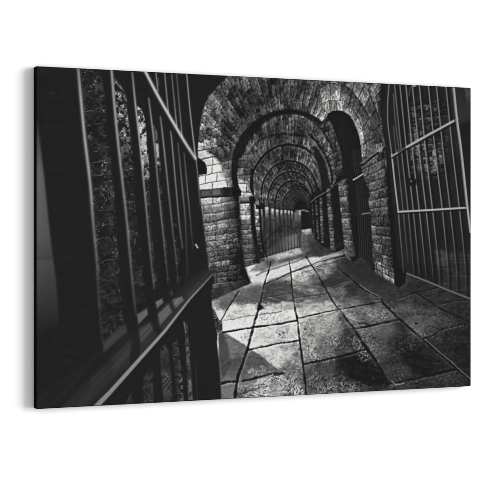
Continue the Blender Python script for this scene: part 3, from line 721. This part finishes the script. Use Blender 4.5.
# stone seen between the bars: black, wet, with glints
def glint(pts, dens, bright, seed, base=36, edge=.8, crack=True):
    w, m = polymask(pts, edge)
    x, y = X[w], Y[w]
    big = fbm(x / 7, y / 8, seed, 3)
    xw = x + 3 * (fbm(x / 4, y / 4, seed + 11, 3) - .5); yw = y + 3 * (fbm(x / 4, y / 4, seed + 12, 3) - .5)
    f = fbm(xw / 1.3, yw / 1.1, seed + 3, 3, .7)
    g2 = fbm(xw / 2.6, yw / 3.2, seed + 5, 4, .6)
    val = base * (.86 + .30 * g2)
    d = dens(x, y) if callable(dens) else dens
    bb = bright(x, y) if callable(bright) else bright
    act = sstep(.62 - d * .42, .80 - d * .38, big)                    # where the wet stone catches light
    sp = sstep(.56, .74, f) * act
    val = val + sp * bb * (.10 + .7 * noise(x / 1.3, y / 1.3, seed + 9))
    val = val + sstep(.35, .75, g2) * bb * np.clip(d - .35, 0, 1) * 1.1
    # edges of the blocks: thin broken light lines
    j_, r_, ft_, fs_ = bricks(xw + .25 * yw, yw + .20 * xw, 13, 60, seed + 21, .5, 2.2)
    brk = sstep(.47, .62, fbm(x / 4, y / 4, seed + 23, 3))
    val = val * (.86 + .5 * r_ * sstep(.3, .7, g2)) + j_ * brk * bb * .34
    val = val * (1 - .5 * sstep(.55, .3, g2) * sstep(.4, .8, d))
    put(w, m, np.clip(val, 33, 240))
glint([(80, 69), (104, 71), (107.5, 100), (110, 135), (112, 160), (116, 220), (121, 290), (124, 330), (101, 345), (98, 300), (93, 220), (86, 140)],
      lambda x, y: .34 - .20 * sstep(200, 300, y) + .16 * np.exp(-((x - 99 - (y - 100) * .1) / 5) ** 2), lambda x, y: 128 - 60 * sstep(200, 300, y), 201, 40)
glint([(113.5, 76), (117, 80), (123, 89), (126.5, 98), (128, 118), (131, 140), (133, 165), (134, 190), (137, 220), (141, 262), (145, 300), (134, 306), (130, 250), (126, 215), (119, 145)],
      lambda x, y: .72 - .52 * sstep(125, 215, y), lambda x, y: 205 - 110 * sstep(150, 230, y), 202, 42)
glint([(137, 106), (141, 109), (144, 116), (146, 128), (147, 142), (148.5, 160), (149.5, 180), (151, 220), (155, 262), (158, 290), (154, 292), (148, 220), (141, 150)],
      lambda x, y: 1.0 - .85 * sstep(158, 205, y), lambda x, y: 225 - 130 * sstep(160, 210, y), 203, 46)
poly([(140.5, 138), (146, 138), (147, 150), (142, 150)], 215, 1.0, a=.8, rough=.8)
poly([(143, 154), (148, 154), (148.5, 163), (144, 164)], lambda x, y: 150 + 90 * (fbm(x, y, 3) - .4), 1.0, a=.75, rough=.8)
glint([(153, 125), (156, 127), (158, 136), (159.5, 148), (160, 158), (163, 200), (167, 250), (172, 300), (168, 303), (161, 215), (156, 150)],
      lambda x, y: .7 - .6 * sstep(160, 185, y), lambda x, y: 190 - 110 * sstep(160, 200, y), 204, 42)
poly([(155.5, 143), (158.5, 144), (159, 156), (157, 158)], 205, .9, a=.85)
poly([(154, 127), (157, 130), (157.5, 140), (155.3, 140)], 92, .8, a=.7)
glint([(172, 215), (176, 215), (180, 262), (182, 298), (178, 300), (175, 262)], .25, 90, 205)
# mortar cracks showing on the near wall
rc = np.random.RandomState(5)
for (xa, xb, ys, sl) in [(90, 110, [108, 175, 211, 239, 262, 282, 297], -.06), (128, 142, [163, 182, 236, 250, 268, 286], -.25), (148, 158, [168, 190, 215, 247], -.2)]:
    for yy in ys:
        sl2 = sl - .25 * sstep(225, 290, yy)
        x0 = xa + (yy - 100) * .07
        x1 = x0 + (xb - xa) * rc.uniform(.4, .8)
        stroke([(x0, yy), ((x0 + x1) / 2, yy + sl2 * (x1 - x0) / 2 + rc.uniform(-.8, .8)), (x1, yy + sl2 * (x1 - x0))], .8, rc.uniform(76, 110), .5, a=.6, wob=1.6, smooth=True)
# dark bars themselves
for P, wd in [([(104.5, 66), (109.5, 100), (113, 140), (121.5, 215), (130, 300), (134, 345)], 8.5), ([(128, 66), (133.5, 110), (136.5, 140), (142.6, 215), (150, 290), (153, 322)], 7.2),
              ([(147, 90), (150, 130), (152, 150), (158, 215), (164, 262), (169, 312)], 5.4)]:
    P2 = curve(P)
    off = {8.5: -1.0, 7.2: -1.6, 5.4: -2.0}[wd]
    stroke([(a + off + .8, b) for a, b in P2[:, :2]], wd * .92, 35, .7)
# edge lights of the bars
def bar(P, wdt, soft=.55):
    """rows: x, y, brightness"""
    for hb, ww, so in ((.45, wdt * 1.9, soft * 1.6), (1, wdt, soft)):
        Q = [(p[0], p[1], 1, max(0, (p[2] - 34) / 200.0) * hb) for p in P]
        stroke([(a_, b_, c_, d_ * (.80 if wdt > 1.6 else .92)) for a_, b_, c_, d_ in Q], ww, 234, so, smooth=True)
bar([(78, 66, 120), (81, 100, 165), (85, 140, 168), (90, 182, 150), (93, 220, 110), (97, 262, 76), (99, 300, 52), (103, 345, 40)], 2.3, .9)
bar([(111.3, 66, 150), (114, 100, 160), (117.8, 140, 148), (126, 213, 108), (129, 245, 96), (134, 298, 62), (138, 330, 42)], 2.0, .7)
bar([(132.3, 73, 95), (135.5, 105, 145), (139.5, 140, 145), (146.7, 213, 98), (150, 250, 78), (154, 288, 60)], 1.5, .6)
bar([(148.7, 98.5, 100), (152.7, 130, 130), (156, 162, 100), (160.3, 207, 92), (165, 252, 72), (168, 280, 50)], 1.3, .6)
bar([(160.4, 117, 90), (163.5, 143, 120), (171.6, 220, 84), (176, 258, 60), (178, 280, 44)], 1.2, .6)
bar([(170.4, 131, 80), (172, 143, 116), (179, 220, 92), (182.6, 248, 70)], 1.1, .5)
bar([(178, 143, 70), (182, 185, 96), (185.4, 222, 70), (187, 262, 50), (188, 285, 44)], 1.0, .5)
bar([(184, 153, 70), (187.5, 190, 90), (190, 215, 70), (193, 250, 44)], 1.0, .5)
bar([(196, 158, 110), (198, 178, 90), (200, 205, 60)], 1.0, .5)
for P in ([(155.7, 71, 120), (158, 91, 110)], [(164.5, 71, 110), (168.3, 112, 120)], [(171.5, 72, 80), (176.7, 126, 124)], [(176.5, 73, 70), (182, 136, 110)], [(186.6, 73, 130), (190, 110, 130), (195.4, 157, 150)]):
    bar(P, 1.0, .5)
bar([(144.5, 70, 215), (160, 99.5, 225), (183, 139, 215), (195.5, 158.5, 190)], 2.1, .6)
stroke([(158, 85), (159, 78)], .8, 90, .4, wob=1)
poly([(197, 157.5), (205, 162.8), (206.6, 168), (206.6, 173.6), (199, 174.8)], 31, .5)
stroke([(195.8, 244.6), (197.6, 247.6)], 1.6, 196, .6)
# ledge rail: top face with broken light, bright arris
poly([(34, 412), (34, 400), (70, 372), (100, 350), (126, 326), (160, 296), (185, 279), (205, 268), (213, 273.5), (190, 299), (165, 330), (110, 393), (92, 412)],
     lambda x, y: 35 + 15 * np.exp(-(((x - 95) * .70 + (y - 400) * .72 + 8) / 9) ** 2) + 8 * noise((x * .73 + y * .68) / 3, (x * .68 - y * .73) / 40, 3), 3.0, a=.9)
for (pts, b, so) in [([(103, 342), (125, 323.5), (127, 332), (104, 353)], 66, 1.8), ([(136.5, 315), (147, 308), (148, 314), (138, 324.5)], 104, 1.2), ([(155.5, 302), (162, 298.5), (163.5, 302.5), (157, 308.5)], 108, 1.1),
                     ([(157.5, 313), (172, 299), (182, 301), (160, 325)], 100, 1.4), ([(174, 299), (182, 296.5), (184, 300), (176, 307)], 110, 1.1), ([(137.5, 330), (152, 321), (155, 327), (139, 345)], 74, 1.8), ([(112, 358), (135, 335), (140, 343), (113, 374)], 58, 2.6),
                     ([(90, 378), (112, 360), (114, 370), (92, 394)], 50, 3.0), ([(186, 292), (199, 281), (202, 283), (189, 297)], 58, 1.4), ([(168, 293), (171, 290), (173, 294), (170, 297)], 90, 1.0)]:
    poly(pts, lambda x, y, b=b: b * (.86 + .28 * noise((x * .73 + y * .68) / 1.2, (x * .68 - y * .73) / 30, 4)), so)
stroke([(157, 314), (170, 302)], .9, 40, .7, a=.8)
# bars' feet cutting the ledge light
for P, wd in [([(133, 318), (136, 345), (134, 360)], 9), ([(150, 300), (153.5, 322), (158, 331)], 7), ([(168, 286), (171, 304), (173, 309)], 4.5)]:
    stroke(P, wd, 37, 1.6, a=.85)
stroke([(92, 411, 1.9, .8), (110, 393, 1.7, .9), (140, 359, 1.3, .95), (165, 331, 1.0, .95), (190, 299, .75, .85), (212.5, 274.5, .5, .55)], 3.0, 156, .9)
stroke([(96, 414, 1.6, 1), (113, 395.5, 1.5, 1), (143, 361, 1.2, 1), (167.5, 333, 1, 1), (191.5, 301, .8, 1), (213.5, 277, .6, 1)], 3.2, 34, .9, a=.8)
# through the lower rails
def lower(pts, b, dens, bright, seed):
    glint(pts, dens, bright, seed, b, .9)
lower([(143, 377), (151, 366), (152.6, 370), (153.8, 404), (144, 404)], 50, .15, 60, 301)
lower([(125, 404), (131, 393), (132.5, 404)], 54, .3, 80, 302)
lower([(160, 350), (165, 344), (168.5, 352), (171, 378), (172.5, 402), (164, 402), (161, 376)], 56, .2, 80, 303)
lower([(172.5, 344), (177, 338), (180, 360), (182.5, 380), (183.5, 401), (177.5, 401), (174, 368)], 50, lambda x, y: .3 + .35 * sstep(176, 181, x), 120, 304)
lower([(184.5, 325), (187, 322), (189, 345), (191, 372), (192.8, 400), (188.5, 400), (186.5, 362)], 62, .5, 110, 305)
for a in [(163, 387, 170, 378), (165, 389, 171.5, 381), (162.8, 383, 167, 378), (143, 389, 149, 379), (146, 394, 154, 398), (127, 401, 131, 394)]:
    stroke([(a[0], a[1]), (a[2], a[3])], .75, 118 if a[0] > 160 else 70, .5, a=.7, wob=.8)
stroke([(184, 322), (185, 328)], 1.4, 110, .7)
stroke([(195.5, 362), (197.5, 400)], .8, 52, .5)
stroke([(218.8, 348), (221.3, 398)], .8, 92, .5, a=.7)

# ---- finish: local contrast grain -------------------------------------------------------
gr = rng.randn(*V.shape).astype(np.float32)
gr = (gr + np.roll(gr, 1, 0) + np.roll(gr, 1, 1) + np.roll(np.roll(gr, 1, 0), 1, 1)) / 2
V += gr * (.6 + V * .018)
V = np.clip(V, 30, 243)
# the wrapped edge is printed nearly black
lin = np.where(V / 255 <= .04045, V / 255 / 12.92, ((V / 255 + .055) / 1.055) ** 2.4).astype(np.float32)

# ----------------------------------------------------------------------------
# scene
# ----------------------------------------------------------------------------
sc = bpy.context.scene
col = sc.collection
PRINT_GAIN = 0.665

def mat(name):
    m = bpy.data.materials.new(name); m.use_nodes = True
    nt = m.node_tree
    return m, nt, nt.nodes['Principled BSDF']

# printed face
m_print, nt, bs = mat('printed_canvas')
at = nt.nodes.new('ShaderNodeVertexColor'); at.layer_name = 'print_tone'
gain = nt.nodes.new('ShaderNodeVectorMath'); gain.operation = 'SCALE'; gain.inputs['Scale'].default_value = PRINT_GAIN
nt.links.new(at.outputs['Color'], gain.inputs[0]); nt.links.new(gain.outputs[0], bs.inputs['Base Color'])
bs.inputs['Roughness'].default_value = .85
bs.inputs['Specular IOR Level'].default_value = 0.0
tc = nt.nodes.new('ShaderNodeTexCoord')
def weave(nt, bs, strength):
    tc = nt.nodes.new('ShaderNodeTexCoord')
    hs = []
    for d in ('X', 'Z'):
        wv = nt.nodes.new('ShaderNodeTexWave'); wv.bands_direction = d
        wv.inputs['Scale'].default_value = 260; wv.inputs['Distortion'].default_value = .6
        nt.links.new(tc.outputs['Object'], wv.inputs['Vector']); hs.append(wv)
    ad = nt.nodes.new('ShaderNodeMath'); ad.operation = 'ADD'
    nt.links.new(hs[0].outputs['Fac'], ad.inputs[0]); nt.links.new(hs[1].outputs['Fac'], ad.inputs[1])
    bp = nt.nodes.new('ShaderNodeBump'); bp.inputs['Strength'].default_value = strength; bp.inputs['Distance'].default_value = .0003
    nt.links.new(ad.outputs[0], bp.inputs['Height']); nt.links.new(bp.outputs[0], bs.inputs['Normal'])
weave(nt, bs, .12)

m_edge, nt, bs = mat('black_canvas_edge')
nz = nt.nodes.new('ShaderNodeTexNoise'); nz.inputs['Scale'].default_value = 40
cr = nt.nodes.new('ShaderNodeValToRGB')
cr.color_ramp.elements[0].color = (.0035, .0035, .0035, 1); cr.color_ramp.elements[1].color = (.008, .008, .0078, 1)
nt.links.new(nz.outputs['Fac'], cr.inputs['Fac']); nt.links.new(cr.outputs['Color'], bs.inputs['Base Color'])
bs.inputs['Roughness'].default_value = .9; bs.inputs['Specular IOR Level'].default_value = 0.0
weave(nt, bs, .3)

m_wood, nt, bs = mat('pine_wood')
wv = nt.nodes.new('ShaderNodeTexWave'); wv.inputs['Scale'].default_value = 18; wv.inputs['Distortion'].default_value = 5
cr = nt.nodes.new('ShaderNodeValToRGB')
cr.color_ramp.elements[0].color = (.50, .36, .2, 1); cr.color_ramp.elements[1].color = (.66, .5, .3, 1)
nt.links.new(wv.outputs['Fac'], cr.inputs['Fac']); nt.links.new(cr.outputs['Color'], bs.inputs['Base Color'])

m_wall, nt, bs = mat('white_painted_wall')
nz = nt.nodes.new('ShaderNodeTexNoise'); nz.inputs['Scale'].default_value = 2.0; nz.inputs['Detail'].default_value = 6
cr = nt.nodes.new('ShaderNodeValToRGB')
cr.color_ramp.elements[0].color = (.86, .86, .86, 1); cr.color_ramp.elements[1].color = (.88, .88, .88, 1)
nt.links.new(nz.outputs['Fac'], cr.inputs['Fac']); nt.links.new(cr.outputs['Color'], bs.inputs['Base Color'])
bs.inputs['Roughness'].default_value = .9; bs.inputs['Specular IOR Level'].default_value = 0.0

def link(o, parent=None):
    col.objects.link(o)
    if parent: o.parent = parent
    return o

# world frame: wall plane at y = 0, canvas face at y = -PD, x along the wall, left edge at x = 0
ZB = 1.20                                   # height of the canvas's lower edge
root = bpy.data.objects.new('canvas_print', None); link(root)
root.location = (PW / 2, 0, ZB)
root['label'] = 'black and white canvas print of a vaulted brick passage with iron gates'
root['category'] = 'canvas print'

# printed face mesh
me = bpy.data.meshes.new('printed_picture')
ux, vz = np.meshgrid(u, v)
BV = .0022                                   # soft rolled edge of the stretched canvas
def roll(d):                                 # depth of the rounded edge at distance d from the border
    t = np.clip(d / BV, 0, 1)
    return BV * .55 * (1 - np.sqrt(np.clip(1 - (1 - t) ** 2, 0, 1)))
dl = np.minimum(np.minimum(ux, 1 - ux) * PW, np.minimum(vz, 1 - vz) * PH)
co = np.stack([ux * PW - PW / 2, -PD + roll(dl), (1 - vz) * PH], -1).reshape(-1, 3).astype(np.float32)
nvt = NU * NV
idx = np.arange(nvt).reshape(NV, NU)
q = np.stack([idx[1:, :-1], idx[1:, 1:], idx[:-1, 1:], idx[:-1, :-1]], -1).reshape(-1, 4)
nf = len(q)
me.vertices.add(nvt); me.vertices.foreach_set('co', co.ravel())
me.loops.add(nf * 4); me.loops.foreach_set('vertex_index', q.ravel().astype(np.int32))
me.polygons.add(nf); me.polygons.foreach_set('loop_start', np.arange(0, nf * 4, 4, dtype=np.int32))
try: me.polygons.foreach_set('loop_total', np.full(nf, 4, np.int32))
except Exception: pass
me.polygons.foreach_set('use_smooth', np.ones(nf, bool))
me.update(); me.validate()
ca = me.color_attributes.new('print_tone', 'FLOAT_COLOR', 'POINT')
rgba = np.ones((nvt, 4), np.float32)
l = lin.ravel()
rgba[:, 0] = l * 1.01; rgba[:, 1] = l * 1.0; rgba[:, 2] = l * .985
ca.data.foreach_set('color', rgba.ravel())
me.materials.append(m_print)
link(bpy.data.objects.new('printed_picture', me), root)

# wrapped edge: one band folded round all four sides, slightly rounded corners
def band():
    bm = bmesh.new()
    r = .0022
    pts = []
    yb = BV * .55
    for (cx, cz, a0) in ((PW / 2 - r, r, -90), (PW / 2 - r, PH - r, 0), (-PW / 2 + r, PH - r, 90), (-PW / 2 + r, r, 180)):
        for k in range(7):
            a = math.radians(a0 + k * 15)
            pts.append((cx + (r + .0004) * math.cos(a), cz + (r + .0004) * math.sin(a)))
    rows = []
    for y, s in ((-PD + yb * .3, -.0010), (-PD + yb, 0.0), (-.010, .0002), (-.002, 0.0), (-.002, -.012)):
        rows.append([bm.verts.new((x * (1 + s / (PW / 2)), y, (z - PH / 2) * (1 + s / (PH / 2)) + PH / 2)) for x, z in pts])
    n = len(pts)
    for a, b in zip(rows, rows[1:]):
        for i in range(n):
            bm.faces.new((a[i], a[(i + 1) % n], b[(i + 1) % n], b[i]))
    bmesh.ops.recalc_face_normals(bm, faces=bm.faces)
    m = bpy.data.meshes.new('wrapped_edge'); bm.to_mesh(m); bm.free()
    for p in m.polygons: p.use_smooth = True
    m.materials.append(m_edge)
    return m
link(bpy.data.objects.new('wrapped_edge', band()), root)

# stretcher bars inside, behind the cloth
def bar_mesh(x0, x1, z0, z1):
    bm = bmesh.new()
    bmesh.ops.create_cube(bm, size=1)
    for vv in bm.verts:
        vv.co = Vector(((x0 + x1) / 2 + vv.co.x * (x1 - x0), -.0085 + vv.co.y * .011, (z0 + z1) / 2 + vv.co.z * (z1 - z0)))
    bmesh.ops.bevel(bm, geom=bm.edges[:], offset=.001, segments=2, affect='EDGES')
    m = bpy.data.meshes.new('stretcher_bar'); bm.to_mesh(m); bm.free(); m.materials.append(m_wood)
    return m
g = .004
for (a, b, c, d) in ((-PW / 2 + g, -PW / 2 + .04, g, PH - g), (PW / 2 - .04, PW / 2 - g, g, PH - g),
                     (-PW / 2 + .041, PW / 2 - .041, g, .04), (-PW / 2 + .041, PW / 2 - .041, PH - .04, PH - g)):
    link(bpy.data.objects.new('stretcher_bar', bar_mesh(a, b, c, d)), root)

# the wall
wm = bpy.data.meshes.new('wall')
wm.from_pydata([(-6, 0, -3), (9, 0, -3), (9, 0, 6), (-6, 0, 6)], [], [(0, 1, 2, 3)]); wm.materials.append(m_wall)
wall = link(bpy.data.objects.new('wall', wm)); wall['kind'] = 'structure'

# camera
cam = bpy.data.cameras.new('camera'); co_ = bpy.data.objects.new('camera', cam); col.objects.link(co_)
F = Vector((SIN, COS, 0)); R = Vector((COS, -SIN, 0))
X0 = (XL - 240) * Z0 / FPX
top_above = (HZ - YTL) * Z0 / FPX
p = Vector((0, -PD, ZB + PH - top_above)) - R * X0 - F * Z0
co_.location = p
co_.rotation_euler = (math.pi / 2, 0, -math.asin(SIN))
cam.sensor_width = 36; cam.lens = FPX / 480 * 36
cam.shift_y = -(240 - HZ) / 480
cam.clip_start = .05; cam.clip_end = 100
sc.camera = co_

# light: even studio white, softly stronger from the right and a little above
wd = bpy.data.worlds.new('World'); sc.world = wd; wd.use_nodes = True
bg = wd.node_tree.nodes['Background']; bg.inputs['Color'].default_value = (1, 1, 1, 1); bg.inputs['Strength'].default_value = .66
sun = bpy.data.lights.new('soft_key', 'SUN'); so = bpy.data.objects.new('soft_key', sun); col.objects.link(so)
sun.energy = 4.3; sun.angle = math.radians(42); sun.color = (1, 1, 1)
dvec = Vector((-math.tan(math.radians(61)), 1, -.22)).normalized()        # travelling direction
so.rotation_euler = dvec.to_track_quat('-Z', 'Y').to_euler()
so.location = (3, -3, 3)

sc.view_settings.view_transform = 'Standard'
sc.view_settings.look = 'None'
sc.view_settings.exposure = 0
sc.view_settings.gamma = 1
